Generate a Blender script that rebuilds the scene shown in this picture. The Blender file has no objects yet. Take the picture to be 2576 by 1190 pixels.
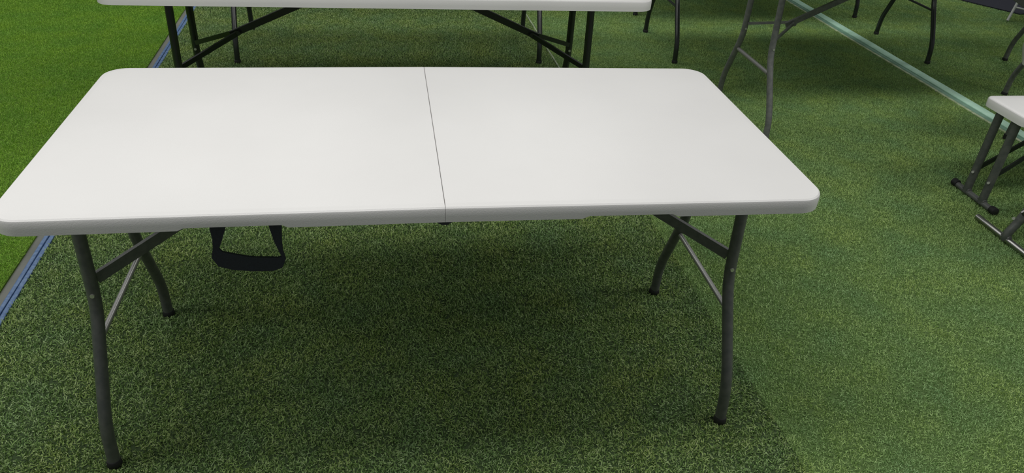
import bpy, bmesh, math, random
from mathutils import Vector, Matrix
random.seed(7)
C = bpy.context.scene.collection
SC = bpy.context.scene

# ------------------------------------------------------------------ camera
FPX = 1965.6                                   # focal length in pixels of the 2576-wide frame
CAM = Vector((-0.0905, -1.6086, 1.4281))
YAW, PITCH, ROLL = 0.18146, 0.55362, 0.063646
fw = Vector((math.sin(YAW)*math.cos(PITCH), math.cos(YAW)*math.cos(PITCH), -math.sin(PITCH)))
rt = Vector((math.cos(YAW), -math.sin(YAW), 0)); up = rt.cross(fw)
r2 = math.cos(ROLL)*rt + math.sin(ROLL)*up; u2 = -math.sin(ROLL)*rt + math.cos(ROLL)*up
cd = bpy.data.cameras.new('camera'); cam = bpy.data.objects.new('camera', cd); C.objects.link(cam)
cd.sensor_fit = 'HORIZONTAL'; cd.sensor_width = 36.0; cd.lens = FPX/2576*36.0
cd.clip_start = 0.05
m3 = Matrix((r2, u2, -fw)).transposed()
cam.matrix_world = Matrix.Translation(CAM) @ m3.to_4x4()
SC.camera = cam

# ------------------------------------------------------------------ world, lamps, exposure
w = bpy.data.worlds.new('world'); SC.world = w; w.use_nodes = True
bg = w.node_tree.nodes['Background']; bg.inputs[0].default_value = (0.96, 0.985, 1.0, 1); bg.inputs[1].default_value = 0.195
def area(x, y, z, sx, sy, power, col=(1, 0.985, 0.96)):
    l = bpy.data.lights.new('ceiling_lamp', 'AREA'); l.shape = 'RECTANGLE'; l.size = sx; l.size_y = sy
    l.energy = power; l.color = col
    o = bpy.data.objects.new('ceiling_lamp', l); C.objects.link(o); o.location = (x, y, z)
    return o
for ly, row in ((-0.44, ((-2.6, 28), (-0.6, 23), (1.7, 17.5), (3.9, 36))), (3.4, ((-3.4, 21), (-1.0, 21), (1.0, 22), (4.6, 24)))):
    for lx, pw in row: area(lx, ly, 2.7, 1.4, 0.6, pw)
SC.view_settings.view_transform = 'Standard'; SC.view_settings.look = 'None'
SC.view_settings.exposure = 0.0; SC.view_settings.gamma = 1.0; SC.view_settings.use_curve_mapping = False

# ------------------------------------------------------------------ materials
def mat(name, col, rough=0.5, metal=0.0, spec=0.5):
    m = bpy.data.materials.new(name); m.use_nodes = True
    b = m.node_tree.nodes['Principled BSDF']
    b.inputs['Base Color'].default_value = (*col, 1); b.inputs['Roughness'].default_value = rough
    b.inputs['Metallic'].default_value = metal; b.inputs['Specular IOR Level'].default_value = spec
    return m
def noise_mat(name, c1, c2, scale, rough=0.5, metal=0.0, spec=0.5, bump=0.0, bscale=None, detail=4):
    m = mat(name, c1, rough, metal, spec); nt = m.node_tree; N = nt.nodes; K = nt.links
    b = N['Principled BSDF']
    tc = N.new('ShaderNodeTexCoord')
    n = N.new('ShaderNodeTexNoise'); n.inputs['Scale'].default_value = scale; n.inputs['Detail'].default_value = detail
    K.new(tc.outputs['Object'], n.inputs['Vector'])
    r = N.new('ShaderNodeValToRGB'); r.color_ramp.elements[0].position = 0.35; r.color_ramp.elements[1].position = 0.65
    r.color_ramp.elements[0].color = (*c1, 1); r.color_ramp.elements[1].color = (*c2, 1)
    K.new(n.outputs['Fac'], r.inputs['Fac']); K.new(r.outputs['Color'], b.inputs['Base Color'])
    if bump:
        n2 = N.new('ShaderNodeTexNoise'); n2.inputs['Scale'].default_value = bscale or scale*4; n2.inputs['Detail'].default_value = 3
        K.new(tc.outputs['Object'], n2.inputs['Vector'])
        bp = N.new('ShaderNodeBump'); bp.inputs['Strength'].default_value = bump; bp.inputs['Distance'].default_value = 0.001
        K.new(n2.outputs['Fac'], bp.inputs['Height']); K.new(bp.outputs['Normal'], b.inputs['Normal'])
    return m
M = {}
M['plastic'] = noise_mat('white_plastic', (0.74, 0.735, 0.72), (0.77, 0.765, 0.75), 3.0, 0.42, 0, 0.45, 0.25, 420)
M['steel'] = noise_mat('grey_coated_steel', (0.070, 0.078, 0.072), (0.100, 0.106, 0.097), 60, 0.42, 0.0, 0.5, 0.15, 500)
M['steel_light'] = noise_mat('pale_grey_coated_steel', (0.115, 0.122, 0.118), (0.165, 0.170, 0.160), 60, 0.42, 0.0, 0.5, 0.15, 500)
M['black_steel'] = mat('black_gloss_steel', (0.018, 0.022, 0.020), 0.22, 0, 0.6)
M['mid_steel'] = mat('mid_grey_steel', (0.13, 0.135, 0.13), 0.35, 0.2, 0.5)
M['crossbar'] = mat('bright_zinc_bar', (0.30, 0.30, 0.29), 0.32, 0.5)
M['rubber'] = mat('black_rubber', (0.012, 0.012, 0.013), 0.6)
M['zinc'] = mat('zinc_rivet', (0.62, 0.62, 0.58), 0.3, 0.7)
M['strap'] = noise_mat('navy_black_webbing', (0.012, 0.016, 0.022), (0.018, 0.023, 0.032), 300, 0.75)
M['hinge'] = mat('dark_hinge_steel', (0.022, 0.027, 0.036), 0.5)
M['chrome'] = mat('chrome', (0.40, 0.40, 0.38), 0.30, 1.0)
M['white_steel'] = mat('white_painted_steel', (0.62, 0.63, 0.61), 0.4)
M['concrete'] = noise_mat('grey_concrete', (0.15, 0.16, 0.14), (0.21, 0.215, 0.19), 5, 0.8, bump=0.3)
M['blue'] = noise_mat('blue_plastic_edge', (0.07, 0.14, 0.30), (0.15, 0.24, 0.40), 70, 0.45)
M['mint'] = noise_mat('mint_plastic_edge', (0.40, 0.66, 0.50), (0.50, 0.78, 0.62), 14, 0.5)
M['mint_pale'] = noise_mat('pale_mint_selvage', (0.26, 0.34, 0.18), (0.52, 0.58, 0.40), 25, 0.7)
M['mint_dark'] = noise_mat('dark_mint_flange', (0.13, 0.27, 0.19), (0.18, 0.33, 0.24), 20, 0.6)
M['pale_seam'] = noise_mat('pale_seam_backing', (0.36, 0.42, 0.28), (0.22, 0.28, 0.17), 25, 0.7)
M['navy'] = noise_mat('navy_shade', (0.010, 0.012, 0.022), (0.016, 0.018, 0.030), 90, 0.9)  # dark colour that paints a table's shade on the turf

# ------------------------------------------------------------------ helpers
def link(name, me, m, parent=None):
    if m: me.materials.append(m)
    o = bpy.data.objects.new(name, me); C.objects.link(o)
    if parent: o.parent = parent
    return o
def obj(name, bm, m, parent=None, smooth=35):
    bmesh.ops.recalc_face_normals(bm, faces=bm.faces)
    me = bpy.data.meshes.new(name); bm.to_mesh(me); bm.free()
    if smooth:
        me.shade_smooth(); me.set_sharp_from_angle(angle=math.radians(smooth))
    return link(name, me, m, parent)
def tag(o, label, cat, group=None, kind=None):
    o['label'] = label; o['category'] = cat
    if group: o['group'] = group
    if kind: o['kind'] = kind
    return o
def thing(name, label, cat, loc=(0, 0, 0), rz=0, group=None):
    o = bpy.data.objects.new(name, None); C.objects.link(o); o.empty_display_size = 0.1
    o.location = loc; o.rotation_euler = (0, 0, rz)
    return tag(o, label, cat, group)
def box(bm, x0, x1, y0, y1, z0, z1):
    v = [bm.verts.new((x, y, z)) for z in (z0, z1) for y in (y0, y1) for x in (x0, x1)]
    for f in ((0, 1, 3, 2), (4, 5, 7, 6), (0, 1, 5, 4), (2, 3, 7, 6), (0, 2, 6, 4), (1, 3, 7, 5)): bm.faces.new([v[i] for i in f])
def tube(bm, pts, rad, n=12, cap=True):
    pts = [Vector(p) for p in pts]; rings = []; nrm = None
    for i, p in enumerate(pts):
        a = pts[max(i-1, 0)]; b = pts[min(i+1, len(pts)-1)]; t = (b-a).normalized()
        if nrm is None:
            nrm = t.orthogonal().normalized()
        nrm = (nrm - t*nrm.dot(t)).normalized(); bi = t.cross(nrm)
        rr = rad[i] if isinstance(rad, (list, tuple)) else rad
        rings.append([bm.verts.new(p + rr*(math.cos(2*math.pi*k/n)*nrm + math.sin(2*math.pi*k/n)*bi)) for k in range(n)])
    for A, B in zip(rings, rings[1:]):
        for k in range(n): bm.faces.new((A[k], A[(k+1) % n], B[(k+1) % n], B[k]))
    if cap: bm.faces.new(rings[0]); bm.faces.new(rings[-1])
def flatbar(bm, a, b, wid, thick, side):                # rectangular bar from a to b, wide along 'side'
    a, b, s = Vector(a), Vector(b), Vector(side); t = (b-a).normalized(); s = (s - t*s.dot(t)).normalized(); n = t.cross(s)
    r = [[bm.verts.new(p + s*sx*wid/2 + n*sn*thick/2) for sx, sn in ((-1, -1), (1, -1), (1, 1), (-1, 1))] for p in (a, b)]
    for k in range(4): bm.faces.new((r[0][k], r[0][(k+1) % 4], r[1][(k+1) % 4], r[1][k]))
    bm.faces.new(r[0]); bm.faces.new(r[1])
def spline(pts, sub=4):                                  # Catmull-Rom through the points
    P = [Vector(p) for p in pts]; out = []
    for i in range(len(P)-1):
        p0, p1, p2, p3 = P[max(i-1, 0)], P[i], P[i+1], P[min(i+2, len(P)-1)]
        for k in range(sub):
            t = k/sub
            out.append(0.5*((2*p1)+(p2-p0)*t+(2*p0-5*p1+4*p2-p3)*t*t+(3*p1-p0-3*p2+p3)*t**3))
    out.append(P[-1]); return out

# ------------------------------------------------------------------ table top half
def half_outline(s, E, hw, r, d, sd, xs):
    """outline of one half (sign of E says which), inset by d; seam edge inset by sd"""
    sg = 1 if E > 0 else -1
    e = abs(E)-d; h = hw-d; rr = max(r-d, 0.004); s0 = sg*s+sd
    pts = [(s0, -h)] + [(x, -h) for x in xs] + [(e-rr, -h)]
    for k in range(1, 9):
        a = -math.pi/2 + k*math.pi/16; pts.append((e-rr+rr*math.cos(a), -h+rr+rr*math.sin(a)))
    for k in range(0, 9):
        a = k*math.pi/16; pts.append((e-rr+rr*math.cos(a), h-rr+rr*math.sin(a)))
    pts += [(x, h) for x in reversed(xs)] + [(s0, h)]
    return [(sg*x, y) for x, y in pts]
def top_half(name, parent, s, E, W, z, t, r, peak, notch, m, whole=False, notch_h=0.0):
    bm = bmesh.new(); hw = W/2; n0, n1 = notch; sg = 1 if E > 0 else -1
    xs = [n0, n0+0.012, (n0+n1)/2, n1-0.012, n1]
    prof = [(0.013, -0.020, 0), (0.011, -t, 1), (0.0005, -t, 1), (0, -t+0.012, 0), (0, -0.0075, 0), (0.0012, -0.0042, 0), (0.0042, -0.0018, 0), (0.011, -0.0009, 0), (0.0145, -0.0002, 0), (0.018, 0, 0)]
    rings = []
    for d, dz, nt in prof:
        ring = []
        ol = half_outline(s, E, hw, r, d, 0.0014 if dz > -0.001 else 0.0005 if dz > -0.003 else 0.0003, xs)
        if whole: ol = ol[1:-1] + [(-x, -y) for x, y in ol[1:-1]]
        for x, y in ol:
            zz = z+dz+peak*(1-abs(x-s)/abs(E-s))
            ax = abs(x) if whole else sg*x
            if nt and notch_h and n0+0.006 < ax < n1-0.006 and abs(abs(y)-hw) < 0.03: zz += notch_h
            ring.append(bm.verts.new((x, y, zz)))
        rings.append(ring)
    n = len(rings[0])
    for A, B in zip(rings, rings[1:]):
        for k in range(n): bm.faces.new((A[k], A[(k+1) % n], B[(k+1) % n], B[k]))
    bm.faces.new(rings[0]); bm.faces.new(rings[-1])
    return obj(name, bm, m, parent, 28)

# y half-spread of a leg against height, read from the photographed table
LEGC = [(0.138, None, 0), (0.152, 0.358, 0.045), (0.272, 0.112, 0.05), (0.280, 0.004, 0)]
def leg_points(sy, zt):
    P = [Vector((0, sy*y, zt if z is None else z)) for y, z, r in LEGC]; out = [P[0]]
    for i in (1, 2):                                     # straight runs joined by short bends
        d = LEGC[i][2]; a = P[i]+(P[i-1]-P[i]).normalized()*d; b = P[i]+(P[i+1]-P[i]).normalized()*d
        for k in range(7):
            t = k/6; out.append(a*(1-t)**2 + P[i]*2*t*(1-t) + b*t*t)
    out.append(P[-1]); return out
def make_table(label, loc, L, W, h, legx, t=0.034, peak=0.0, frame_y=0.0, leg_m='steel', group='folding tables', strap=False, seam=0.0, bifold=True, arm=0.026, apex=0.195, apz=0.497, bar_r=0.0068):
    T = thing('folding_table', label, 'table', loc, 0, group)
    for E in ((L/2, -L/2) if bifold else (L/2,)):
        top_half('top_panel', T, seam, E, W, h, t, 0.055, peak, (0.27, 0.46), M['plastic'], not bifold, 0.0055 if strap else 0.0)
    lm = M[leg_m]; zt = h-0.045
    for sx in (-1, 1):
        X = legx[0] if sx < 0 else legx[1]
        for sy in (-1, 1):
            bm = bmesh.new(); pts = [p + Vector((X, frame_y, 0)) for p in leg_points(sy, zt)]
            tube(bm, pts, 0.0138, 14)
            lg = obj('leg', bm, lm, T, 60)
            bm = bmesh.new(); e = pts[-1]
            tube(bm, [(e.x, e.y, 0.019), (e.x, e.y, 0.016), (e.x, e.y, 0.005), (e.x, e.y, 0.0)], [0.0145, 0.0158, 0.0165, 0.0150], 14)
            obj('foot_cap', bm, M['rubber'], lg, 40)['label'] = 'black rubber foot cap'
            # rivet where the brace pivots
            bm = bmesh.new(); yy = frame_y + sy*0.1505
            tube(bm, [(X, yy+sy*-0.0145*1, 0.392), (X, yy-0.0175, 0.392)] if sy > 0 else [(X-sx*0.002, yy-0.010, 0.392), (X-sx*0.002, yy-0.0165, 0.392)], 0.0048, 10)
            obj('rivet', bm, M['zinc'], lg, 40)['label'] = 'small pale rivet'
        bm = bmesh.new(); tube(bm, [(X, frame_y-0.168, 0.285), (X, frame_y+0.168, 0.285)], bar_r, 10); obj('crossbar', bm, M['crossbar'] if leg_m != 'black_steel' else lm, T, 60)
        bm = bmesh.new(); tube(bm, [(X, frame_y-0.30, zt+0.004), (X, frame_y+0.30, zt+0.004)], 0.0138, 12); obj('pivot_bar', bm, lm, T, 60)
        ap = Vector((X-sx*apex, frame_y, apz))
        for sy in (-1, 1):
            bm = bmesh.new()
            flatbar(bm, (X-sx*0.006, frame_y+sy*0.135, 0.418), ap + Vector((0, sy*0.010, 0)), arm, min(arm, 0.010), (0, 0, 1))
            obj('brace_arm', bm, lm, T, 30)
        bm = bmesh.new()
        e = Vector((X-sx*0.62, frame_y, h-0.040))
        flatbar(bm, ap + Vector((sx*0.03, 0, -0.011)), e, 0.024, 0.013, (0, 0, 1)); obj('brace_bar', bm, lm, T, 30)
        bm = bmesh.new(); tube(bm, [ap + Vector((0, -0.024, 0)), ap + Vector((0, 0.024, 0))], 0.008, 10); obj('brace_pin', bm, lm, T, 40)
    # the hinges that join the two halves
    zr = h-t+peak
    for sy in ((-1, 1) if bifold else ()):
        bm = bmesh.new(); y0 = sy*(W/2-0.024)
        vs = []
        for y in (y0-0.006, y0+0.006):
            vs.append([bm.verts.new((seam+a, y, b)) for a, b in ((-0.026, zr+0.012), (-0.026, zr+0.001), (-0.012, zr-0.0125), (-0.004, zr-0.0165), (0.005, zr-0.0165), (0.012, zr-0.0125), (0.026, zr+0.001), (0.026, zr+0.012))])
        for k in range(8): bm.faces.new((vs[0][k], vs[0][(k+1) % 8], vs[1][(k+1) % 8], vs[1][k]))
        bm.faces.new(vs[0]); bm.faces.new(vs[1])
        obj('hinge', bm, M['hinge'], T, 30)
    if strap:
        zt2 = h-t+0.010
        P = [((-0.416, zt2), (-0.386, zt2)), ((-0.414, 0.662), (-0.388, 0.662)), ((-0.412, 0.645), (-0.396, 0.640)), ((-0.413, 0.628), (-0.403, 0.624)), ((-0.418, 0.606), (-0.398, 0.618)), ((-0.408, 0.588), (-0.385, 0.615)),
             ((-0.384, 0.580), (-0.365, 0.610)), ((-0.348, 0.575), (-0.344, 0.6055)), ((-0.311, 0.574), (-0.315, 0.6035)), ((-0.293, 0.581), (-0.300, 0.602)), ((-0.286, 0.598), (-0.293, 0.603)), ((-0.290, 0.617), (-0.298, 0.617)),
             ((-0.290, 0.635), (-0.304, 0.634)), ((-0.288, 0.661), (-0.310, 0.662)), ((-0.286, zt2), (-0.314, zt2))]
        bm = bmesh.new(); L_ = []
        for k, (a, b) in enumerate(P):
            yy = -0.330 - 0.012*math.sin(math.pi*k/(len(P)-1))      # the strap bows forward a little
            L_.append([bm.verts.new(v) for v in ((a[0], yy-0.0025, a[1]), (b[0], yy-0.0015, b[1]), (b[0], yy+0.0035, b[1]), (a[0], yy+0.0025, a[1]))])
        for A, B in zip(L_, L_[1:]):
            for k in range(4): bm.faces.new((A[k], A[(k+1) % 4], B[(k+1) % 4], B[k]))
        bm.faces.new(L_[0]); bm.faces.new(L_[-1])
        obj('carry_strap', bm, M['strap'], T, 30)['label'] = 'dark webbing carry strap hanging below the edge'
    return T

# ------------------------------------------------------------------ floor and turf mats
bm = bmesh.new(); box(bm, -7, 9, -4, 9, -0.056, -0.006)
o = obj('floor', bm, M['concrete'], None, 0); tag(o, 'grey concrete shop floor under the turf mats', 'floor', kind='structure')
bm = bmesh.new(); box(bm, -7, 9, 9, 9.15, -0.056, 3.3)
tag(obj('wall_back', bm, mat('grey_wall_paint', (0.42, 0.43, 0.43), 0.8), None, 0), 'plain grey back wall of the showroom', 'wall', kind='structure')
SK = 0.0162                                             # the mats lie turned by about one degree
def turf_mat(name, dark, mid, light, tip_rough=0.55, patch=None):
    m = bpy.data.materials.new(name); m.use_nodes = True; nt = m.node_tree; N = nt.nodes; K = nt.links
    b = N['Principled BSDF']; b.inputs['Roughness'].default_value = tip_rough; b.inputs['Specular IOR Level'].default_value = 0.18
    at = N.new('ShaderNodeAttribute'); at.attribute_name = 'blade_rand'
    r = N.new('ShaderNodeValToRGB'); e = r.color_ramp.elements
    e[0].position = 0.0; e[0].color = (*dark, 1); e[1].position = 1.0; e[1].color = (*light, 1)
    x = e.new(0.5); x.color = (*mid, 1)
    K.new(at.outputs['Fac'], r.inputs['Fac'])
    g = N.new('ShaderNodeNewGeometry'); n = N.new('ShaderNodeTexNoise'); n.inputs['Scale'].default_value = 5.5; n.inputs['Detail'].default_value = 3
    K.new(g.outputs['Position'], n.inputs['Vector'])
    mx = N.new('ShaderNodeMix'); mx.data_type = 'RGBA'; mx.blend_type = 'MULTIPLY'; mx.inputs['Factor'].default_value = 1.0
    r2_ = N.new('ShaderNodeValToRGB'); r2_.color_ramp.elements[0].position = 0.3; r2_.color_ramp.elements[1].position = 0.7
    r2_.color_ramp.elements[0].color = (0.86, 0.93, 1.03, 1); r2_.color_ramp.elements[1].color = (1.17, 1.07, 0.88, 1)
    K.new(n.outputs['Fac'], r2_.inputs['Fac'])
    K.new(r.outputs['Color'], mx.inputs['A']); K.new(r2_.outputs['Color'], mx.inputs['B'])
    K.new(mx.outputs['Result'], b.inputs['Base Color'])
    return m
def pile_nodes(name, cell, density, blade_w, blade_l, tilt, bend, m):
    g = bpy.data.node_groups.new(name, 'GeometryNodeTree')
    g.interface.new_socket('Geometry', in_out='INPUT', socket_type='NodeSocketGeometry')
    g.interface.new_socket('Geometry', in_out='OUTPUT', socket_type='NodeSocketGeometry')
    N = g.nodes; K = g.links
    gi = N.new('NodeGroupInput'); go = N.new('NodeGroupOutput')
    gr = N.new('GeometryNodeMeshGrid'); gr.inputs['Size X'].default_value = blade_w; gr.inputs['Size Y'].default_value = blade_l
    gr.inputs['Vertices X'].default_value = 2; gr.inputs['Vertices Y'].default_value = 3
    tr = N.new('GeometryNodeTransform'); tr.inputs['Translation'].default_value = (0, 0, blade_l/2); tr.inputs['Rotation'].default_value = (math.pi/2, 0, 0)
    K.new(gr.outputs['Mesh'], tr.inputs['Geometry'])
    sp = N.new('GeometryNodeSetPosition'); po = N.new('GeometryNodeInputPosition'); sx = N.new('ShaderNodeSeparateXYZ'); K.new(po.outputs[0], sx.inputs[0])
    sq = N.new('ShaderNodeMath'); sq.operation = 'MULTIPLY'; K.new(sx.outputs['Z'], sq.inputs[0]); K.new(sx.outputs['Z'], sq.inputs[1])
    sc = N.new('ShaderNodeMath'); sc.operation = 'MULTIPLY'; sc.inputs[1].default_value = bend/blade_l; K.new(sq.outputs[0], sc.inputs[0])
    tp = N.new('ShaderNodeMath'); tp.operation = 'MULTIPLY'; K.new(sx.outputs['X'], tp.inputs[0]); K.new(sx.outputs['Z'], tp.inputs[1])
    tq = N.new('ShaderNodeMath'); tq.operation = 'MULTIPLY'; tq.inputs[1].default_value = -0.55/blade_l; K.new(tp.outputs[0], tq.inputs[0])
    cb = N.new('ShaderNodeCombineXYZ'); K.new(tq.outputs[0], cb.inputs['X']); K.new(sc.outputs[0], cb.inputs['Y'])
    K.new(tr.outputs[0], sp.inputs['Geometry']); K.new(cb.outputs[0], sp.inputs['Offset'])
    sm = N.new('GeometryNodeSetMaterial'); sm.inputs['Material'].default_value = m; K.new(sp.outputs[0], sm.inputs['Geometry'])
    pg = N.new('GeometryNodeMeshGrid'); pg.inputs['Size X'].default_value = cell; pg.inputs['Size Y'].default_value = cell
    pg.inputs['Vertices X'].default_value = 2; pg.inputs['Vertices Y'].default_value = 2
    ds = N.new('GeometryNodeDistributePointsOnFaces'); ds.inputs['Density'].default_value = density; K.new(pg.outputs['Mesh'], ds.inputs['Mesh'])
    ro = N.new('FunctionNodeRandomValue'); ro.data_type = 'FLOAT_VECTOR'
    ro.inputs[0].default_value = (-tilt, -tilt*0.6, 0); ro.inputs[1].default_value = (tilt, tilt*0.6, 2*math.pi)
    rs = N.new('FunctionNodeRandomValue'); rs.data_type = 'FLOAT'; rs.inputs[2].default_value = 0.65; rs.inputs[3].default_value = 1.25; rs.inputs['Seed'].default_value = 3
    ip = N.new('GeometryNodeInstanceOnPoints'); K.new(ds.outputs['Points'], ip.inputs['Points']); K.new(sm.outputs[0], ip.inputs['Instance'])
    K.new(ro.outputs[0], ip.inputs['Rotation']); K.new(rs.outputs[1], ip.inputs['Scale'])
    st = N.new('GeometryNodeStoreNamedAttribute'); st.data_type = 'FLOAT'; st.domain = 'INSTANCE'; st.inputs['Name'].default_value = 'blade_rand'
    rc = N.new('FunctionNodeRandomValue'); rc.data_type = 'FLOAT'; rc.inputs['Seed'].default_value = 9
    K.new(ip.outputs[0], st.inputs['Geometry']); K.new(rc.outputs[1], st.inputs['Value'])
    rl = N.new('GeometryNodeRealizeInstances'); K.new(st.outputs[0], rl.inputs[0])
    ri = N.new('FunctionNodeRandomValue'); ri.data_type = 'INT'; ri.inputs[4].default_value = 0; ri.inputs[5].default_value = 3; ri.inputs['Seed'].default_value = 5
    mu = N.new('ShaderNodeMath'); mu.operation = 'MULTIPLY'; mu.inputs[1].default_value = math.pi/2; K.new(ri.outputs[2], mu.inputs[0])
    cz = N.new('ShaderNodeCombineXYZ'); K.new(mu.outputs[0], cz.inputs['Z'])
    i2 = N.new('GeometryNodeInstanceOnPoints'); K.new(gi.outputs[0], i2.inputs['Points']); K.new(rl.outputs[0], i2.inputs['Instance']); K.new(cz.outputs[0], i2.inputs['Rotation'])
    K.new(i2.outputs[0], go.inputs[0])
    return g
def turf(label, x0, x1, y0, y1, m, back, density, bw, bl, tilt, bend):
    T = thing('turf_mat', label, 'artificial turf', (0, 0, -0.006), SK, 'strips of artificial turf')
    bm = bmesh.new(); box(bm, x0, x1, y0, y1, 0, 0.006); obj('backing', bm, back, T, 0)
    nx = max(1, round((x1-x0)/0.25)); cell = (x1-x0)/nx; ny = int((y1-y0)/cell)
    me = bpy.data.meshes.new('pile')
    me.from_pydata([(x0+cell*(i+0.5), y0+cell*(j+0.5), 0.0058) for i in range(nx) for j in range(ny)], [], [])
    o = link('pile', me, m, T); o['kind'] = 'stuff'
    md = o.modifiers.new('pile', 'NODES'); md.node_group = pile_nodes('turf_pile', cell, density, bw, bl, tilt, bend, m)
    return T
M['turf_mid'] = turf_mat('dark_green_turf', (0.101, 0.195, 0.055), (0.263, 0.400, 0.125), (0.42, 0.54, 0.27))
M['turf_right'] = turf_mat('mid_green_turf', (0.212, 0.338, 0.116), (0.337, 0.525, 0.190), (0.47, 0.66, 0.29))
M['turf_left'] = turf_mat('bright_green_turf', (0.141, 0.317, 0.031), (0.243, 0.469, 0.047), (0.333, 0.58, 0.104))
M['back_mid'] = mat('dark_turf_backing', (0.035, 0.065, 0.018), 0.9)
M['back_right'] = mat('turf_backing', (0.08, 0.14, 0.035), 0.9)
M['back_left'] = mat('bright_turf_backing', (0.09, 0.18, 0.010), 0.9)
YN, YF = -1.0, 5.0
turf('bright yellow-green turf mat left of the blue edge strip', -3.2, -1.224, YN, YF, M['turf_left'], M['back_left'], 85000, 0.0018, 0.0068, 0.75, 0.5)
turf('dark green coarse turf mat lying under the bifold table', -1.163, 0.8690, YN, YF, M['turf_mid'], M['back_mid'], 75000, 0.0026, 0.0072, 0.95, 0.8)
turf('mid green fine turf mat between dark mat and mint strip', 0.8695, 2.868, YN, YF, M['turf_right'], M['back_right'], 95000, 0.0018, 0.0064, 0.85, 0.55)
turf('green turf mat beyond the mint strip at the right', 2.976, 5.0, YN, YF, M['turf_right'], M['back_right'], 85000, 0.0018, 0.0064, 0.85, 0.55)
def strip(name, label, cat, parts, y0=None, y1=None, zb=0.0):
    y0 = YN if y0 is None else y0; y1 = YF if y1 is None else y1
    T = thing(name, label, cat, (0, 0, -0.006), SK)
    for pn, x0, x1, z1, m in parts:
        bm = bmesh.new(); n = 24; rnd = random.Random(x0)
        L = []; 
        for k in range(n+1):
            y = y0+(y1-y0)*k/n; j = rnd.uniform(-0.0015, 0.0015); zz = z1+rnd.uniform(-0.0008, 0.0008)
            L.append([bm.verts.new(p) for p in ((x0+j, y, zb), (x0+j, y, zz-0.0015), (x0+j+0.002, y, zz), (x1+j-0.002, y, zz), (x1+j, y, zz-0.0015), (x1+j, y, zb))])
        for A, B in zip(L, L[1:]):
            for k in range(6): bm.faces.new((A[k], A[(k+1) % 6], B[(k+1) % 6], B[k]))
        bm.faces.new(L[0]); bm.faces.new(L[-1])
        obj(pn, bm, m, T, 50)
    return T
strip('edge_strip', 'blue plastic edge strip beside the bright left turf', 'edge strip', [('lip', -1.193, -1.181, 0.013, M['blue']), ('flange', -1.179, -1.165, 0.010, M['blue'])])
strip('edge_strip', 'mint green double strip joining turf mats at the right', 'edge strip', [('lip', 2.918, 2.974, 0.014, M['mint']), ('flange', 2.889, 2.917, 0.009, M['mint_dark']), ('cut_edge', 2.871, 2.888, 0.0095, M['mint_pale'])])

strip('edge_strip', 'thin pale seam line between dark and mid green turf', 'edge strip', [('lip', 0.8655, 0.8735, 0.0150, M['pale_seam'])], 1.8, 4.0, 0.0063)

# ------------------------------------------------------------------ the tables
make_table('white bifold table with carry strap, nearest the camera in the foreground', (0, 0, 0), 1.54, 0.746, 0.7155, (-0.727, 0.727), 0.0325, 0.0040, 0.02, 'steel', strap=True, seam=0.010)
make_table('long white table standing just behind the foreground table', (-0.072, 1.335, 0), 1.80, 0.74, 0.735, (-0.738, 0.738), 0.035, 0.0, 0.0, 'black_steel', bifold=False, arm=0.017, apz=0.505)
make_table('table with grey wishbone legs to the right behind the foreground table', (2.395, 1.66, 0), 1.80, 0.74, 0.735, (-0.815, 0.815), 0.035, 0, 0, 'steel_light', arm=0.011, apex=0.150, apz=0.462, bar_r=0.0095)
make_table('black legged table whose legs show through under the long table', (-0.05, 2.70, 0), 1.75, 0.74, 0.735, (-0.785, 0.785), 0.035, 0, 0, 'black_steel', arm=0.013, apex=0.16, apz=0.47)
make_table('black legged table standing astride the mint strip, behind the grey-legged table', (2.29, 2.71, 0), 1.75, 0.74, 0.735, (-0.78, 0.78), 0.035, 0, 0, 'black_steel', arm=0.013, apex=0.16, apz=0.47)
make_table('table with one grey bent leg showing near the top right corner', (4.44, 2.21, 0), 1.80, 0.74, 0.735, (-0.81, 0.81), 0.035, 0, 0, 'steel_light')
make_table('farthest table, one dark foot showing at the top edge', (2.335, 3.635, 0), 1.75, 0.74, 0.735, (-0.785, 0.785), 0.035, 0, 0, 'black_steel', arm=0.013, apex=0.16, apz=0.47)

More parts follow.
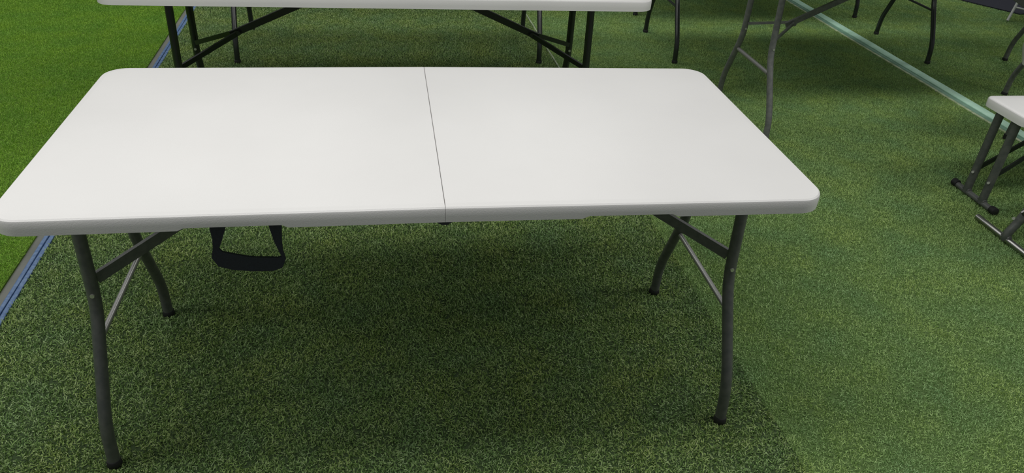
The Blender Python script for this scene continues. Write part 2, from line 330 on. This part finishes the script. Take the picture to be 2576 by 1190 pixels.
# ------------------------------------------------------------------ benches
def make_bench(label, loc, L, W, h, foot_x, foot_half, leg_dy, foot_m, leg_m, caps=True):
    T = thing('folding_bench', label, 'bench', loc, 0, 'folding benches at the right edge')
    top_half('seat_panel', T, 0.0, L/2, W, h, 0.036, 0.03, 0.0, (0.2, 0.3), M['plastic'], True)
    for sx in (-1, 1):
        X = sx*foot_x; XT = sx*min(foot_x, L/2-0.035)
        for sy in (-1, 1):
            bm = bmesh.new(); y = sy*leg_dy
            tube(bm, spline([(XT, y, h-0.02), (XT+(X-XT)*0.35, y, h*0.66), (XT+(X-XT)*0.8, y, 0.10), (X+sx*0.0, y, 0.04), (X, y, 0.012)], 4), 0.0155, 12)
            lg = obj('leg', bm, leg_m, T, 60)
            bm = bmesh.new(); tube(bm, [(X*0.998-0.011, y-0.006, 0.106), (X*0.998-0.0195, y-0.012, 0.108)], 0.0052, 10); obj('bolt', bm, M['zinc'], lg, 40)['label'] = 'pale bolt head'
            bm = bmesh.new(); tube(bm, [(X, y-0.018, 0.024), (X, y+0.018, 0.024)], 0.010, 10); obj('foot_clamp', bm, M['mid_steel'], lg, 40)
            bm = bmesh.new(); flatbar(bm, (X-sx*0.01, y*0.9, 0.125), (X-sx*0.34, y*0.5, h-0.03), 0.017, 0.008, (0, 0, 1)); obj('brace', bm, M['black_steel'], T, 30)
        bm = bmesh.new(); tube(bm, [(X, -foot_half, 0.015), (X, foot_half, 0.015)], 0.0115, 12); fb = obj('foot_bar', bm, foot_m, T, 60)
        if caps:
            for sy in (-1, 1):
                bm = bmesh.new(); tube(bm, [(X, sy*(foot_half-0.012), 0.0175), (X, sy*(foot_half+0.002), 0.0175), (X, sy*(foot_half+0.014), 0.0175), (X, sy*(foot_half+0.017), 0.0175)], [0.0145, 0.0160, 0.0155, 0.010], 12)
                obj('end_cap', bm, M['rubber'], fb, 40)['label'] = 'black rubber end cap'
    return T
make_bench('low white bench with capped foot bar cut off by the right edge', (2.205+0.75, 0.828, 0), 1.50, 0.235, 0.400, 0.727, 0.115, 0.047, M['mid_steel'], M['steel'])
make_bench('bench with a chrome foot bar, nearest at the right edge', (2.235+0.75, 0.405, 0), 1.50, 0.40, 0.43, 0.852, 0.270, 0.110, M['chrome'], M['steel'], False)

# ------------------------------------------------------------------ a white stool seat poking in at the right edge
def make_stool(label, loc, rz):
    T = thing('folding_stool', label, 'stool', loc, rz)
    bm = bmesh.new(); rings = []
    for d, z in ((0.012, 0.412), (0.002, 0.408), (0, 0.416), (0, 0.434), (0.004, 0.440), (0.012, 0.442)):
        ring = []; hx, hy, r = 0.17-d, 0.15-d, 0.045-d*0.5
        for cx_, cy_, a0 in ((hx-r, hy-r, 0), (-hx+r, hy-r, 90), (-hx+r, -hy+r, 180), (hx-r, -hy+r, 270)):
            for k in range(7):
                a = math.radians(a0+k*15); ring.append(bm.verts.new((cx_+r*math.cos(a), cy_+r*math.sin(a), z)))
        rings.append(ring)
    n = len(rings[0])
    for A, B in zip(rings, rings[1:]):
        for k in range(n): bm.faces.new((A[k], A[(k+1) % n], B[(k+1) % n], B[k]))
    bm.faces.new(rings[0]); bm.faces.new(rings[-1])
    obj('seat', bm, M['plastic'], T, 30)
    for sx in (-1, 1):
        for sy in (-1, 1):
            bm = bmesh.new(); tube(bm, [(sx*0.055, sy*0.055, 0.42), (sx*0.085, sy*0.075, 0.008)], 0.009, 10); lg = obj('leg', bm, M['steel'], T, 60)
            bm = bmesh.new(); tube(bm, [(sx*0.084, sy*0.075, 0.022), (sx*0.085, sy*0.075, 0.0)], 0.0115, 10); obj('foot_cap', bm, M['rubber'], lg, 40)
    return T
make_stool('white stool seat corner just poking in at the right edge', (2.795, 1.265, 0.0085), math.radians(52))

# ------------------------------------------------------------------ white folding chair and a navy sheet standing in for table shade, top right corner
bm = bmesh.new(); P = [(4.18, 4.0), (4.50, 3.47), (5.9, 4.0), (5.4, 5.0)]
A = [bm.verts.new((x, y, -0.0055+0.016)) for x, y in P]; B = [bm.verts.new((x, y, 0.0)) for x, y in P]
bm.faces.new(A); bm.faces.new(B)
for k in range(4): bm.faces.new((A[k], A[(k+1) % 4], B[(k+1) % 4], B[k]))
tag(obj('shade_sheet', bm, M['navy'], None, 0), 'dark navy sheet standing in for table shade in the top right corner', 'painted shade')
T = thing('folding_chair', 'white folding chair, thin pale leg in the top right corner', 'chair', (4.263, 3.300, 0), math.radians(31))
for y in (0, -0.36):
    bm = bmesh.new(); tube(bm, [(0, y, 0.009), (0.22, y, 0.44), (0.26, y, 0.52)], 0.009, 10); lg = obj('leg', bm, M['white_steel'], T, 60)
    bm = bmesh.new(); tube(bm, [(0.392, y-0.022, 0.021), (0.06, y-0.022, 0.44), (-0.02, y-0.022, 0.82)], 0.009, 10); obj('back_post', bm, M['white_steel'], T, 60)
bm = bmesh.new(); tube(bm, [(0.049, 0, 0.098), (0.049, -0.36, 0.098)], 0.006, 10); obj('crossbar', bm, M['white_steel'], T, 60)
bm = bmesh.new(); box(bm, 0.0, 0.40, -0.39, 0.01, 0.44, 0.465); bmesh.ops.bevel(bm, geom=bm.edges[:], offset=0.01, segments=2, affect='EDGES'); obj('seat', bm, M['plastic'], T, 30)
bm = bmesh.new(); box(bm, -0.035, -0.010, -0.39, 0.01, 0.66, 0.82); bmesh.ops.bevel(bm, geom=bm.edges[:], offset=0.008, segments=2, affect='EDGES'); obj('backrest', bm, M['plastic'], T, 30)
